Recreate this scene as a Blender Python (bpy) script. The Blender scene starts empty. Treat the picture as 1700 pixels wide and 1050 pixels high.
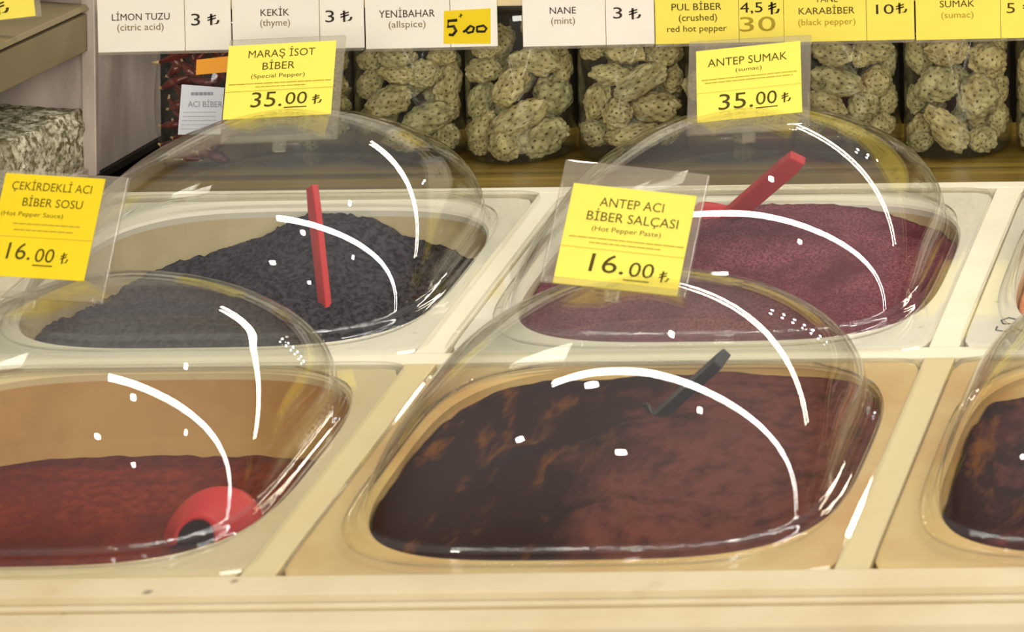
import bpy, bmesh, math, random
from mathutils import Vector, Matrix, noise
random.seed(7)
sc = bpy.context.scene
COL = sc.collection

# ------------------------------------------------------------------ camera, world, lamps, exposure
FPX = 5600.0                      # focal length in pixels of the 1700 px wide frame
cam_d = bpy.data.cameras.new('camera')
cam = bpy.data.objects.new('camera', cam_d)
COL.objects.link(cam)
cam_d.sensor_fit = 'HORIZONTAL'
cam_d.sensor_width = 36.0
cam_d.lens = FPX / 1700.0 * 36.0
cam_d.shift_x = (850.0 - 2575.0) / 1700.0     # the photograph is a crop from the lower left of a wider frame
cam_d.shift_y = (-1100.0 - 525.0) / 1700.0
cam_d.clip_start = 0.05
cam_d.dof.use_dof = True
cam_d.dof.focus_distance = 2.26
cam_d.dof.aperture_fstop = 20.0
cam.matrix_world = Matrix.Translation((0.50345, 0.0, 1.48)) @ Matrix.Rotation(math.pi / 2, 4, 'X') @ Matrix.Rotation(-0.012, 4, 'Z')
sc.camera = cam

sc.view_settings.view_transform = 'Standard'
sc.view_settings.look = 'None'
sc.view_settings.gamma = 1.0
sc.view_settings.use_curve_mapping = False
sc.view_settings.exposure = 0.5
sc.cycles.transparent_max_bounces = 40
sc.cycles.max_bounces = 14
sc.cycles.sample_clamp_indirect = 4.0

world = bpy.data.worlds.new('shop_interior_light')
sc.world = world
world.use_nodes = True
# the shop around: dim ceiling, bright shelves and shop front at eye level, mid floor
wn = world.node_tree
w_tc = wn.nodes.new('ShaderNodeTexCoord'); w_sep = wn.nodes.new('ShaderNodeSeparateXYZ')
w_rmp = wn.nodes.new('ShaderNodeValToRGB')
w_mr = wn.nodes.new('ShaderNodeMapRange'); w_mr.inputs['From Min'].default_value = -1.0
wn.links.new(w_tc.outputs['Generated'], w_sep.inputs[0]); wn.links.new(w_sep.outputs['Z'], w_mr.inputs['Value'])
wn.links.new(w_mr.outputs['Result'], w_rmp.inputs['Fac']); wn.links.new(w_rmp.outputs['Color'], wn.nodes['Background'].inputs['Color'])
for el_, (p_, k_) in zip([w_rmp.color_ramp.elements[0], w_rmp.color_ramp.elements[1], w_rmp.color_ramp.elements.new(0.5), w_rmp.color_ramp.elements.new(0.5), w_rmp.color_ramp.elements.new(0.5)],
                         ((0.0, 0.22), (1.0, 0.10), (0.44, 0.50), (0.56, 1.10), (0.68, 0.18))):
    el_.position = p_; el_.color = (k_, k_ * 0.90, k_ * 0.76, 1)
wn.nodes['Background'].inputs['Strength'].default_value = 0.45

def tube(name, loc, size, power, color, aim=None):
    d = bpy.data.lights.new(name, 'AREA')
    d.shape = 'RECTANGLE'; d.size = size[0]; d.size_y = size[1]
    d.energy = power; d.color = color
    o = bpy.data.objects.new(name, d); COL.objects.link(o)
    o.location = loc
    if aim:
        o.rotation_euler = (Vector(aim) - Vector(loc)).to_track_quat('-Z', 'Y').to_euler()
    return o
def bulb(name, loc, r, power, color):
    d = bpy.data.lights.new(name, 'POINT')
    d.shadow_soft_size = r; d.energy = power; d.color = color
    o = bpy.data.objects.new(name, d); COL.objects.link(o); o.location = loc
    return o
tube('ceiling_tube_lamp', (1.9, 2.42, 3.0), (5.5, 0.05), 44, (1.0, 0.97, 0.90))
tube('shop_front_tube_lamp', (0.95, 4.5, 3.0), (2.6, 0.06), 28, (1.0, 0.86, 0.62), (0.3, 2.2, 0.9))
for p in ((-0.62, 2.28, 3.0), (0.02, 2.16, 3.0), (-0.22, 2.95, 3.0), (-0.50, 1.46, 3.0), (-0.85, 1.75, 3.0)):
    bulb('ceiling_spot_lamp', p, 0.022, 2.0, (1.0, 0.92, 0.78))
for i in range(14):
    t = i / 13.0
    bulb('string_lamp', (0.42 + 1.05 * t, 4.2, 2.25 - 1.05 * t), 0.014, 0.6, (0.86, 0.92, 1.0))
tube('front_fill_light', (1.3, -2.6, 2.3), (3.2, 1.6), 150, (1.0, 0.95, 0.86), (0.0, 2.2, 0.95))  # broad soft fill added to brighten the upright faces, no known source

# ------------------------------------------------------------------ helpers
TH = math.radians(7.276)          # slope of the counter top
YF, ZF = 1.70558, 0.85198         # front edge of the counter top
CT, ST = math.cos(TH), math.sin(TH)
def SP(u, v, w=0.0):
    return Vector((u, YF + v * CT - w * ST, ZF + v * ST + w * CT))

def lin(c):
    return tuple((x / 255 / 12.92) if x / 255 <= 0.04045 else ((x / 255 + 0.055) / 1.055) ** 2.4 for x in c) + (1.0,)

def tag(o, label=None, cat=None, group=None, kind=None):
    if label: o['label'] = label
    if cat: o['category'] = cat
    if group: o['group'] = group
    if kind: o['kind'] = kind
    return o

def empty(name, loc=(0, 0, 0), rot=(0, 0, 0), parent=None):
    o = bpy.data.objects.new(name, None)
    o.empty_display_size = 0.02
    COL.objects.link(o); o.location = loc; o.rotation_euler = rot
    if parent: o.parent = parent
    return o

class MB:
    def __init__(s): s.v = []; s.f = []; s.a = []
    def add(s, vs, fs):
        b = len(s.v); s.v += [tuple(x) for x in vs]; s.f += [tuple(i + b for i in f) for f in fs]
        return s
    def box(s, x0, x1, y0, y1, z0, z1):
        return s.add([(x0,y0,z0),(x1,y0,z0),(x1,y1,z0),(x0,y1,z0),(x0,y0,z1),(x1,y0,z1),(x1,y1,z1),(x0,y1,z1)],
                     [(0,3,2,1),(4,5,6,7),(0,1,5,4),(1,2,6,5),(2,3,7,6),(3,0,4,7)])
    def extrude_x(s, prof, x0, x1):           # closed profile of (y, z), counter-clockwise seen from +x
        n = len(prof)
        vs = [(x0, y, z) for y, z in prof] + [(x1, y, z) for y, z in prof]
        fs = [(i, (i + 1) % n, n + (i + 1) % n, n + i) for i in range(n)]
        fs += [tuple(range(n - 1, -1, -1)), tuple(range(n, 2 * n))]
        return s.add(vs, fs)
    def tube(s, pts, rads, n=12, flat=1.0, caps=True):
        pts = [Vector(p) for p in pts]; rings = []
        t0 = (pts[1] - pts[0]).normalized()
        up = Vector((0, 0, 1)) if abs(t0.z) < 0.9 else Vector((1, 0, 0))
        nrm = (up - t0 * up.dot(t0)).normalized()
        for i, p in enumerate(pts):
            t = (pts[min(i + 1, len(pts) - 1)] - pts[max(i - 1, 0)]).normalized()
            nrm = (nrm - t * nrm.dot(t)).normalized(); bi = t.cross(nrm)
            rings.append([p + (nrm * math.sin(k * 2 * math.pi / n) * flat + bi * math.cos(k * 2 * math.pi / n)) * rads[i] for k in range(n)])
        vs = [q for r in rings for q in r]
        fs = [(i * n + k, i * n + (k + 1) % n, (i + 1) * n + (k + 1) % n, (i + 1) * n + k) for i in range(len(pts) - 1) for k in range(n)]
        if caps: fs += [tuple(range(n - 1, -1, -1)), tuple(range((len(pts) - 1) * n, len(pts) * n))]
        return s.add(vs, fs)
    def loft(s, rings, closed=True, cap0=False, cap1=False):
        n = len(rings[0]); vs = [q for r in rings for q in r]
        m = n if closed else n - 1
        fs = [(i * n + k, i * n + (k + 1) % n, (i + 1) * n + (k + 1) % n, (i + 1) * n + k) for i in range(len(rings) - 1) for k in range(m)]
        if cap0: fs.append(tuple(range(n - 1, -1, -1)))
        if cap1: fs.append(tuple(range((len(rings) - 1) * n, len(rings) * n)))
        return s.add(vs, fs)
    def mesh(s, name, smooth=False):
        me = bpy.data.meshes.new(name); me.from_pydata(s.v, [], s.f)
        bm = bmesh.new(); bm.from_mesh(me); bmesh.ops.recalc_face_normals(bm, faces=bm.faces); bm.to_mesh(me); bm.free()
        if smooth:
            for p in me.polygons: p.use_smooth = True
        return me
    def build(s, name, m, parent=None, smooth=False, bevel=0.0, solid=0.0, off=-1.0):
        o = bpy.data.objects.new(name, s.mesh(name, smooth)); COL.objects.link(o)
        o.data.materials.append(m)
        if parent: o.parent = parent
        if solid:
            md = o.modifiers.new('wall', 'SOLIDIFY'); md.thickness = solid; md.offset = off
        if bevel:
            md = o.modifiers.new('edge', 'BEVEL'); md.width = bevel; md.segments = 2; md.limit_method = 'ANGLE'; md.angle_limit = 0.7
        return o

# ------------------------------------------------------------------ materials
class NT:
    def __init__(s, name):
        s.m = bpy.data.materials.new(name); s.m.use_nodes = True
        s.t = s.m.node_tree; s.b = s.t.nodes['Principled BSDF']; s.out = s.t.nodes['Material Output']
        s.tc = s.t.nodes.new('ShaderNodeTexCoord')
    def n(s, k, **kw):
        x = s.t.nodes.new(k)
        for a, v in kw.items(): setattr(x, a, v)
        return x
    def l(s, a, b): s.t.links.new(a, b)
    def vec(s, scale=(1, 1, 1)):
        mp = s.n('ShaderNodeMapping'); mp.inputs['Scale'].default_value = scale
        s.l(s.tc.outputs['Object'], mp.inputs['Vector']); return mp.outputs['Vector']
    def noise(s, scale, detail=4, rough=0.55, stretch=(1, 1, 1)):
        x = s.n('ShaderNodeTexNoise'); x.inputs['Scale'].default_value = scale; x.inputs['Detail'].default_value = detail
        x.inputs['Roughness'].default_value = rough; s.l(s.vec(stretch), x.inputs['Vector']); return x.outputs['Fac']
    def ramp(s, fac, stops):
        r = s.n('ShaderNodeValToRGB'); e = r.color_ramp.elements
        while len(e) < len(stops): e.new(0.5)
        for el, (p, c) in zip(e, stops): el.position = p; el.color = c
        s.l(fac, r.inputs['Fac']); return r.outputs['Color']
    def mix(s, fac, a, b):
        x = s.n('ShaderNodeMix', data_type='RGBA')
        for sock, val in ((x.inputs['Factor'], fac), (x.inputs['A'], a), (x.inputs['B'], b)):
            pass
        ins = [i for i in x.inputs if i.type == 'RGBA']
        f = [i for i in x.inputs if i.type == 'VALUE'][0]
        for sock, val in ((f, fac), (ins[0], a), (ins[1], b)):
            if hasattr(val, 'is_linked') or isinstance(val, bpy.types.NodeSocket): s.l(val, sock)
            else: sock.default_value = val
        return [o for o in x.outputs if o.type == 'RGBA'][0]
    def bump(s, h, strength=0.4, dist=0.0008):
        b = s.n('ShaderNodeBump'); b.inputs['Strength'].default_value = strength; b.inputs['Distance'].default_value = dist
        s.l(h, b.inputs['Height']); s.l(b.outputs['Normal'], s.b.inputs['Normal'])
    def col(s, c):
        if isinstance(c, bpy.types.NodeSocket): s.l(c, s.b.inputs['Base Color'])
        else: s.b.inputs['Base Color'].default_value = c
    def set(s, rough=0.5, spec=0.5, metal=0.0):
        s.b.inputs['Roughness'].default_value = rough; s.b.inputs['Specular IOR Level'].default_value = spec; s.b.inputs['Metallic'].default_value = metal
        return s.m

BW = lambda v: (v, v, v, 1)
def plain(name, c, rough=0.5, spec=0.5, metal=0.0, var=0.08, scale=60):
    x = NT(name); c = lin(c)
    d = tuple(k * (1 - var) for k in c[:3]) + (1,)
    x.col(x.ramp(x.noise(scale, 3), [(0.3, d), (0.7, c)]))
    return x.set(rough, spec, metal)

def painted(name, c, stain, amount=0.5, specks=True, rough=0.5, grime=(120, 95, 60)):
    """cream paint with soft stains and scattered dark specks"""
    x = NT(name)
    f = x.ramp(x.noise(9, 5, 0.6), [(0.42, BW(0)), (0.72, BW(amount))])
    c1 = x.mix(f, lin(c), lin(stain))
    f2 = x.ramp(x.noise(45, 5, 0.65, (0.8, 1, 1)), [(0.62, BW(0)), (0.78, BW(0.35 * amount))])
    c1 = x.mix(f2, c1, lin(grime))
    if specks:
        v = x.n('ShaderNodeTexVoronoi'); v.inputs['Scale'].default_value = 34; x.l(x.vec(), v.inputs['Vector'])
        th = x.n('ShaderNodeMath', operation='MULTIPLY')
        x.l(x.ramp(v.outputs['Distance'], [(0.05, BW(1)), (0.11, BW(0))]), th.inputs[0])
        x.l(x.ramp(x.noise(14, 2), [(0.46, BW(0)), (0.56, BW(0.8))]), th.inputs[1])
        c1 = x.mix(th.outputs[0], c1, lin((70, 45, 30)))
    x.col(c1); x.bump(x.noise(120, 3), 0.15, 0.0006)
    return x.set(rough, 0.4)

def acrylic(name, haze=0.07, tint=(0.985, 0.985, 0.965), rough=0.015, ior=1.49, hazecol=(0.9, 0.88, 0.82), smear=0.06, gain=1.0):
    """clear acrylic: see-through, Fresnel gloss, a thin film of dust"""
    x = NT(name); t = x.t
    t.nodes.remove(x.b)
    tr = x.n('ShaderNodeBsdfTransparent'); tr.inputs['Color'].default_value = tint + (1,)
    df = x.n('ShaderNodeBsdfDiffuse'); df.inputs['Color'].default_value = hazecol + (1,)
    tl = x.n('ShaderNodeBsdfTranslucent'); tl.inputs['Color'].default_value = hazecol + (1,)
    dm = x.n('ShaderNodeMixShader'); dm.inputs[0].default_value = 0.35
    x.l(df.outputs[0], dm.inputs[1]); x.l(tl.outputs[0], dm.inputs[2])
    m1 = x.n('ShaderNodeMixShader')
    x.l(x.ramp(x.noise(11, 5, 0.6), [(0.35, BW(haze)), (0.75, BW(haze + smear))]), m1.inputs[0])
    x.l(tr.outputs[0], m1.inputs[1]); x.l(dm.outputs[0], m1.inputs[2])
    fr = x.n('ShaderNodeFresnel')
    ge = x.n('ShaderNodeNewGeometry')              # the sheet reflects alike on its outer and inner face
    io = x.n('ShaderNodeMapRange'); io.inputs['To Min'].default_value = ior; io.inputs['To Max'].default_value = 1 / ior
    x.l(ge.outputs['Backfacing'], io.inputs['Value']); x.l(io.outputs['Result'], fr.inputs['IOR'])
    gl = x.n('ShaderNodeBsdfGlossy'); gl.inputs['Roughness'].default_value = rough
    m2 = x.n('ShaderNodeMixShader')
    x.l(fr.outputs[0], m2.inputs[0]); x.l(m1.outputs[0], m2.inputs[1]); x.l(gl.outputs[0], m2.inputs[2])
    x.l(m2.outputs[0], x.out.inputs['Surface'])
    return x.m

M = {}
M['rail'] = painted('cream_paint_front', (203, 188, 154), (186, 162, 118), 0.6)
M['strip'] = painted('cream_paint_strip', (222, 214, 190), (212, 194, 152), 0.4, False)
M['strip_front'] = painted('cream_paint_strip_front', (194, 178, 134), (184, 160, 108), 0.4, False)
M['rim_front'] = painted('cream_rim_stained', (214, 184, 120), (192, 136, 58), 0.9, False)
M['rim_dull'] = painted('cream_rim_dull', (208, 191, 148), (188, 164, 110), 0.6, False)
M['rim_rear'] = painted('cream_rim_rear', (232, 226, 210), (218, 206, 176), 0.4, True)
M['wall_paste'] = painted('tub_wall_oily', (232, 200, 130), (196, 120, 40), 1.0, False)
M['wall_sauce'] = painted('tub_wall_orange_stain', (190, 150, 88), (156, 102, 46), 0.9, False)
M['wall_rear'] = painted('tub_wall_dusty', (222, 204, 160), (176, 146, 96), 0.8, True)
M['carcass'] = plain('counter_carcass', (150, 130, 95), 0.7)
M['acrylic'] = acrylic('clear_acrylic', 0.002, smear=0.010)
M['flange'] = acrylic('clear_acrylic_flange', 0.02, smear=0.03, rough=0.03)
M['plate'] = acrylic('sign_acrylic', 0.20, hazecol=(0.62, 0.56, 0.46))
M['jar'] = acrylic('clear_jar_plastic', 0.002, smear=0.008)
M['bagfilm'] = acrylic('clear_bag_film', 0.01, smear=0.02, rough=0.06)
M['yellow'] = plain('yellow_card', (252, 232, 96), 0.6, 0.3, 0, 0.05, 30)
M['yellow_deep'] = plain('deep_yellow_card', (240, 208, 24), 0.6, 0.3, 0, 0.05, 30)
M['white'] = plain('white_card', (246, 240, 226), 0.6, 0.3, 0, 0.04, 25)
M['label_white'] = plain('bag_label_paper', (222, 226, 236), 0.6, 0.3, 0, 0.03, 25)
M['orange'] = plain('orange_sticker', (250, 170, 60), 0.6, 0.3, 0, 0.05, 30)
M['ink'] = plain('dark_ink', (62, 52, 40), 0.6, 0.2)
M['ink_soft'] = plain('faded_ink', (140, 118, 80), 0.6, 0.2)
M['ink_olive'] = plain('ink_on_yellow', (80, 68, 20), 0.6, 0.2)
M['ink_faint'] = plain('faint_print', (176, 152, 44), 0.6, 0.2)
M['ink_grey'] = plain('grey_print', (150, 152, 165), 0.6, 0.2)
M['marker'] = plain('black_marker', (30, 24, 14), 0.5, 0.3)
M['red'] = plain('red_plastic', (190, 32, 34), 0.4, 0.3, 0, 0.06, 80)
M['black_plastic'] = plain('black_plastic', (24, 21, 21), 0.45, 0.5, 0, 0.1, 60)
M['rail_bar'] = plain('tag_rail', (226, 206, 160), 0.4)
M['dark_wall'] = plain('dark_back_wall', (34, 27, 20), 0.8, 0.2)
M['shadow_floor'] = plain('dark_boards', (48, 40, 30), 0.8, 0.2)

def wood():
    x = NT('bamboo_shelf')
    g = x.noise(26, 5, 0.6, (0.05, 1.6, 1.6))
    x.col(x.ramp(g, [(0.25, lin((60, 46, 12))), (0.5, lin((108, 86, 28))), (0.75, lin((150, 126, 54)))]))
    x.bump(g, 0.2, 0.0008)
    return x.set(0.35, 0.5)
M['wood'] = wood()
def steel():
    x = NT('brushed_steel')
    g = x.noise(30, 4, 0.6, (1, 1, 0.3))
    x.col(x.ramp(g, [(0.3, lin((160, 146, 136))), (0.7, lin((206, 190, 178)))]))
    x.b.inputs['Roughness'].default_value = 0.5
    x.set(0.5, 0.4, 0.25)
    return x.m
M['steel'] = steel()
M['steel_warm'] = plain('painted_sheet_metal', (124, 110, 80), 0.6, 0.3, 0.1, 0.12, 20)

def powder(name, dark, light, scale=700, bump=0.7, rough=0.9, blotch=30, spec=0.15, big=None):
    x = NT(name)
    c = x.ramp(x.noise(scale, 3, 0.7), [(0.40, lin(dark)), (0.60, lin(light))])
    if big:
        c = x.mix(x.ramp(x.noise(blotch, 5, 0.6), [(0.42, BW(0)), (0.66, BW(0.85))]), c, lin(big))
    x.col(c); x.bump(x.noise(scale * 0.6, 4, 0.7), bump, 0.0016)
    return x.set(rough, spec)
M['isot'] = powder('black_isot_flakes', (5, 4, 5), (62, 54, 60), 230, 1.0, 0.9, 30, 0.0)
M['sumac'] = powder('purple_sumac_powder', (94, 42, 52), (138, 76, 86), 600, 0.6, 1.0, 22, 0.0, (84, 34, 44))
M['sauce'] = powder('red_pepper_sauce', (98, 27, 4), (122, 42, 10), 160, 0.25, 0.5, 14, 0.0, (84, 24, 10))
M['orange_powder'] = powder('orange_pepper_powder', (190, 110, 66), (224, 150, 104), 800, 0.5)
def paste(name, left, right, x0, x1):
    """glossy oily paste that turns from a dark wet side to a paler dry side"""
    x = NT(name)
    sx = x.n('ShaderNodeSeparateXYZ'); x.l(x.tc.outputs['Object'], sx.inputs[0])
    mr = x.n('ShaderNodeMapRange'); mr.inputs['From Min'].default_value = x0; mr.inputs['From Max'].default_value = x1
    x.l(sx.outputs['X'], mr.inputs['Value'])
    ad = x.n('ShaderNodeMath', operation='ADD'); x.l(mr.outputs['Result'], ad.inputs[0])
    nz = x.n('ShaderNodeMath', operation='MULTIPLY_ADD'); x.l(x.noise(26, 5, 0.6), nz.inputs[0]); nz.inputs[1].default_value = 1.6; nz.inputs[2].default_value = -0.8
    x.l(nz.outputs[0], ad.inputs[1])
    c = x.mix(x.ramp(ad.outputs[0], [(0.3, BW(0)), (0.7, BW(1))]), lin(left), lin(right))
    c = x.mix(x.ramp(x.noise(60, 6, 0.7, (1, 1, 1)), [(0.45, BW(0)), (0.66, BW(0.75))]), c, lin((40, 13, 6)))
    om = x.n('ShaderNodeMath', operation='MULTIPLY')
    x.l(x.ramp(x.noise(34, 5, 0.65, (1.6, 0.5, 1)), [(0.56, BW(0)), (0.70, BW(0.6))]), om.inputs[0])
    x.l(x.ramp(ad.outputs[0], [(0.35, BW(1)), (0.7, BW(0))]), om.inputs[1])
    c = x.mix(om.outputs[0], c, lin((128, 76, 16)))
    x.col(c); x.bump(x.noise(60, 5, 0.6), 0.6, 0.006)
    x.l(x.ramp(ad.outputs[0], [(0.3, BW(0.42)), (0.8, BW(0.8))]), x.b.inputs['Roughness'])
    x.b.inputs['Specular IOR Level'].default_value = 0.0
    return x.m
M['paste'] = paste('hot_pepper_paste', (40, 14, 4), (98, 50, 40), -0.06, 0.05)
M['paste_dark'] = paste('dark_pepper_paste', (40, 14, 10), (112, 56, 50), -0.14, 0.0)
def fruit_mat():
    x = NT('dried_fruit_skin')
    at = x.n('ShaderNodeAttribute', attribute_name='pit')
    oi = x.n('ShaderNodeObjectInfo')
    c0 = x.ramp(x.noise(1.6, 5, 0.6), [(0.3, lin((146, 128, 74))), (0.7, lin((240, 226, 168)))])
    c1 = x.ramp(x.noise(1.6, 5, 0.6), [(0.3, lin((124, 120, 76))), (0.7, lin((224, 218, 164)))])
    c = x.mix(oi.outputs['Random'], c0, c1)
    c = x.mix(x.ramp(at.outputs['Fac'], [(0.35, BW(0)), (0.8, BW(1))]), c, lin((56, 44, 22)))
    x.col(c); x.bump(x.noise(9, 5, 0.65), 0.5, 0.06)
    return x.set(0.7, 0.25)
M['fruit'] = fruit_mat()
M['chili'] = plain('dried_red_chilli', (96, 30, 24), 0.32, 0.5, 0, 0.45, 90)
M['chili_stem'] = plain('chilli_stem', (176, 150, 96), 0.6)
M['grain'] = powder('pale_grain', (100, 93, 64), (216, 208, 182), 190, 0.5, 0.8, 16, 0.1, (96, 88, 56))

# ------------------------------------------------------------------ the setting
def struct(name, mb, m, **k):
    return tag(mb.build(name, m, **k), kind='structure')
struct('floor', MB().box(-3, 3, -0.5, 5.5, -0.05, 0.0), M['shadow_floor'])
struct('wall_back', MB().box(-1.3, 1.4, 2.425, 2.445, 0.0, 1.12), M['dark_wall'])

# ------------------------------------------------------------------ counter
PITCH, U0 = 0.303, -0.0125
counter = empty('display_counter', SP(0, 0), (TH, 0, 0))
tag(counter, 'cream painted wooden spice counter sloping up in two rows of bins', 'counter')
mb = MB()
mb.extrude_x([(0.0125, -0.03), (0.0125, 0.0035), (0.010, 0.0045), (-0.0085, 0.0045), (-0.0095, 0.0002), (-0.0135, 0.0000), (-0.0145, 0.0030),
              (-0.0185, 0.0030), (-0.0195, -0.0010), (-0.0235, -0.0014), (-0.0245, 0.0035), (-0.028, 0.0052), (-0.040, 0.0052), (-0.0445, 0.0030), (-0.0465, -0.002), (-0.0465, -0.012), (-0.058, -0.016), (-0.058, -0.20), (0.0, -0.20), (0.0, -0.03)][::-1], -0.95, 0.95)
mb.build('front_rail', M['rail'], counter, bevel=0.0008)
for k in range(-2, 4):
    u = U0 + PITCH * (k - 0.5)
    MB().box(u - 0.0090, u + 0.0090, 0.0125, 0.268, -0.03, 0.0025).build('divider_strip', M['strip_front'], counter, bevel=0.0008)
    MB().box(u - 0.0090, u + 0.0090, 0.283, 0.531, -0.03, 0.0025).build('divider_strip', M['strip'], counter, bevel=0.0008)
MB().box(-0.95, 0.95, 0.268, 0.283, -0.03, 0.0022).build('cross_rail', M['strip'], counter, bevel=0.0008)
MB().box(-0.95, 0.95, 0.5305, 0.541, -0.06, 0.003).build('back_rail', M['strip'], counter, bevel=0.0008)
MB().box(-0.95, 0.95, 0.0, 0.535, -0.20, -0.115).build('carcass', M['carcass'], counter)

def spow(x, p): return math.copysign(abs(x) ** p, x)
def sup(phi, n):
    c, s = math.cos(phi), math.sin(phi)
    r = (abs(c) ** n + abs(s) ** n) ** (-1.0 / n)
    return r * c, r * s
def rrect(phi, hx, hy):
    x, y = sup(phi, 22.0)
    return x * hx, y * hy

NPH = 128
PHS = [2 * math.pi * i / NPH for i in range(NPH)]
HOLE_N = 3.6
def tray(name, k, vc, hv, hole, label, mrim, mwall, depth=0.09):
    """cream insert: flat rim with a rounded opening and the tub below it"""
    uc = U0 + PITCH * k
    root = empty(name, SP(uc, vc), (TH, 0, 0))
    tag(root, label, 'tray', 'cream trays set into the counter')
    hx, hy, du, dv = hole
    def ring(sc_, w, n=HOLE_N): return [(du + hx * sc_ * sup(p, n)[0], dv + hy * sc_ * sup(p, n)[1], w) for p in PHS]
    rim = MB()
    outer0 = [rrect(p, 0.1420, hv) + (0.0,) for p in PHS]
    outer1 = [rrect(p, 0.1420, hv) + (-0.006,) for p in PHS]
    rim.loft([ring(1.0, -0.006), ring(0.998, -0.0015), ring(1.008, 0.0), outer0, outer1, ring(1.0, -0.006)])
    rim.build('rim', mrim, root)
    tub = MB()
    tub.loft([ring(1.0, -0.004), ring(0.995, -0.04), ring(0.97, -depth + 0.012), ring(0.90, -depth)], cap1=True)
    tub.build('tub', mwall, root, smooth=False, solid=0.002, off=1.0)
    return root
FH = (0.128, 0.117, 0.0045, 0.009)
RH = (0.128, 0.1075, 0.0045, 0.0008)
FV, RV = 0.141, 0.4065
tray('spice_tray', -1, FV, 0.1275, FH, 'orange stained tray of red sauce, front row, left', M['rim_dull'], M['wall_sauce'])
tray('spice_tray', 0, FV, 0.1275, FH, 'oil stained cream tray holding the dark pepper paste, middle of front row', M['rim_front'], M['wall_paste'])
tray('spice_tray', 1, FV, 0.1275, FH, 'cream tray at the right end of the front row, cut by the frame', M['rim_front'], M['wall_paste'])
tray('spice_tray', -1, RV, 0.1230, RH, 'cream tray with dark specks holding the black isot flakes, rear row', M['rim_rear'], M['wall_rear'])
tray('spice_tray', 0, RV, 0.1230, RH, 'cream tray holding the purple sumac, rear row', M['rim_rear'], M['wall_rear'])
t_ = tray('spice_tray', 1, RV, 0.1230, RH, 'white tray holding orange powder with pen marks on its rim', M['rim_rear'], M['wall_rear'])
# two pen-written letters on its left rim
mb = MB()
def stroke(mb, pts, r, w):
    mb.tube([(x, y, w) for x, y in pts], [r] * len(pts), 6, 0.25)
gx, gy = 0.171 - (U0 + PITCH), 0.316 - RV
stroke(mb, [(gx + 0.004, gy + 0.009), (gx - 0.001, gy + 0.012), (gx - 0.005, gy + 0.008), (gx - 0.003, gy + 0.003), (gx + 0.003, gy + 0.003), (gx + 0.004, gy + 0.007)], 0.0006, 0.0003)
stroke(mb, [(gx - 0.006, gy - 0.0008), (gx - 0.006, gy - 0.006), (gx, gy - 0.008), (gx + 0.006, gy - 0.008)], 0.0006, 0.0003)
stroke(mb, [(gx + 0.003, gy - 0.0008), (gx + 0.002, gy - 0.007)], 0.0006, 0.0003)
mb.build('pen_marks', M['ink'], t_)

def content(name, k, vc, hole, fn, m, label, cat, rings=60, nph=192, top=0.985, kind='stuff'):
    uc = U0 + PITCH * k
    hx, hy, du, dv = hole
    vs = [(du, dv, fn(0, 0))]; fs = []
    for i in range(1, rings + 1):
        s = (i / rings) ** 0.85
        for j in range(nph):
            x, y = sup(2 * math.pi * j / nph, HOLE_N)
            nx, ny = x * s, y * s
            vs.append((du + hx * nx * top, dv + hy * ny * top, fn(nx, ny)))
    for j in range(nph): fs.append((0, 1 + j, 1 + (j + 1) % nph))
    for i in range(rings - 1):
        a = 1 + i * nph; b = a + nph
        for j in range(nph): fs.append((a + j, b + j, b + (j + 1) % nph, a + (j + 1) % nph))
    # sides down into the tub
    a = 1 + (rings - 1) * nph; n0 = len(vs)
    for j in range(nph): vs.append((vs[a + j][0] * 0.97, vs[a + j][1] * 0.97, -0.082))
    for j in range(nph): fs.append((a + j, n0 + j, n0 + (j + 1) % nph, a + (j + 1) % nph))
    o = MB().add(vs, fs).build(name, m, None, smooth=True)
    o.location = SP(uc, vc); o.rotation_euler = (TH, 0, 0)
    return tag(o, label, cat, kind=kind)
def g(x, y, cx_, cy_, sx, sy): return math.exp(-((x - cx_) / sx) ** 2 - ((y - cy_) / sy) ** 2)
def nz(x, y, s, seed, oct=4): return noise.fractal(Vector((x * s, y * s * 0.9, seed)), 0.9, 2.0, oct)

def f_isot(x, y):
    h = -0.026 + 0.030 * g(x, y, 0.06, 0.72, 0.40, 0.5) + 0.018 * g(x, y, 0.1, -0.35, 0.9, 0.75)
    h += 0.006 * max(0.0, -y - 0.55) - 0.016 * g(x, y, -0.75, 0.45, 0.5, 0.45) - 0.006 * g(x, y, 0.8, 0.7, 0.4, 0.3)
    return h + 0.0022 * nz(x, y, 5, 1.3) + 0.0030 * nz(x, y, 26, 4.1, 2)
def f_sumac(x, y):
    h = -0.008 + 0.016 * g(x, y, 0.0, 0.5, 0.75, 0.6) + 0.006 * g(x, y, 0.55, -0.1, 0.5, 0.6)
    h -= 0.008 * g(x, y, 0.85, 0.8, 0.35, 0.35)
    return h + 0.0025 * nz(x, y, 4, 8.3) + 0.0008 * nz(x, y, 26, 2.1, 3)
def f_paste(x, y):
    h = -0.0035 + 0.0030 * nz(x, y, 1.8, 3.3, 3)
    rough = 1.0 if x < 0 else max(0.25, 1.0 - 1.6 * x)
    h += rough * (0.0022 * nz(x, y, 3.6, 5.7, 3) + 0.0004 * nz(x, y, 12, 1.2, 3))
    h -= 0.020 * g(x, y, -0.28, -0.42, 0.16, 0.22) + 0.008 * g(x, y, -0.7, 0.1, 0.12, 0.35) + 0.007 * g(x, y, -0.45, 0.35, 0.2, 0.14)
    h += 0.010 * g(x, y, -0.05, -0.62, 0.35, 0.2) + 0.008 * g(x, y, 0.25, 0.1, 0.5, 0.35)
    return h - 0.004 * max(0, y - 0.7)
def f_sauce(x, y):
    return -0.051 + 0.0022 * nz(x, y, 2.2, 7.7) + 0.0008 * nz(x, y, 9, 3.1) + 0.012 * max(0.0, -y - 0.55)
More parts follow.
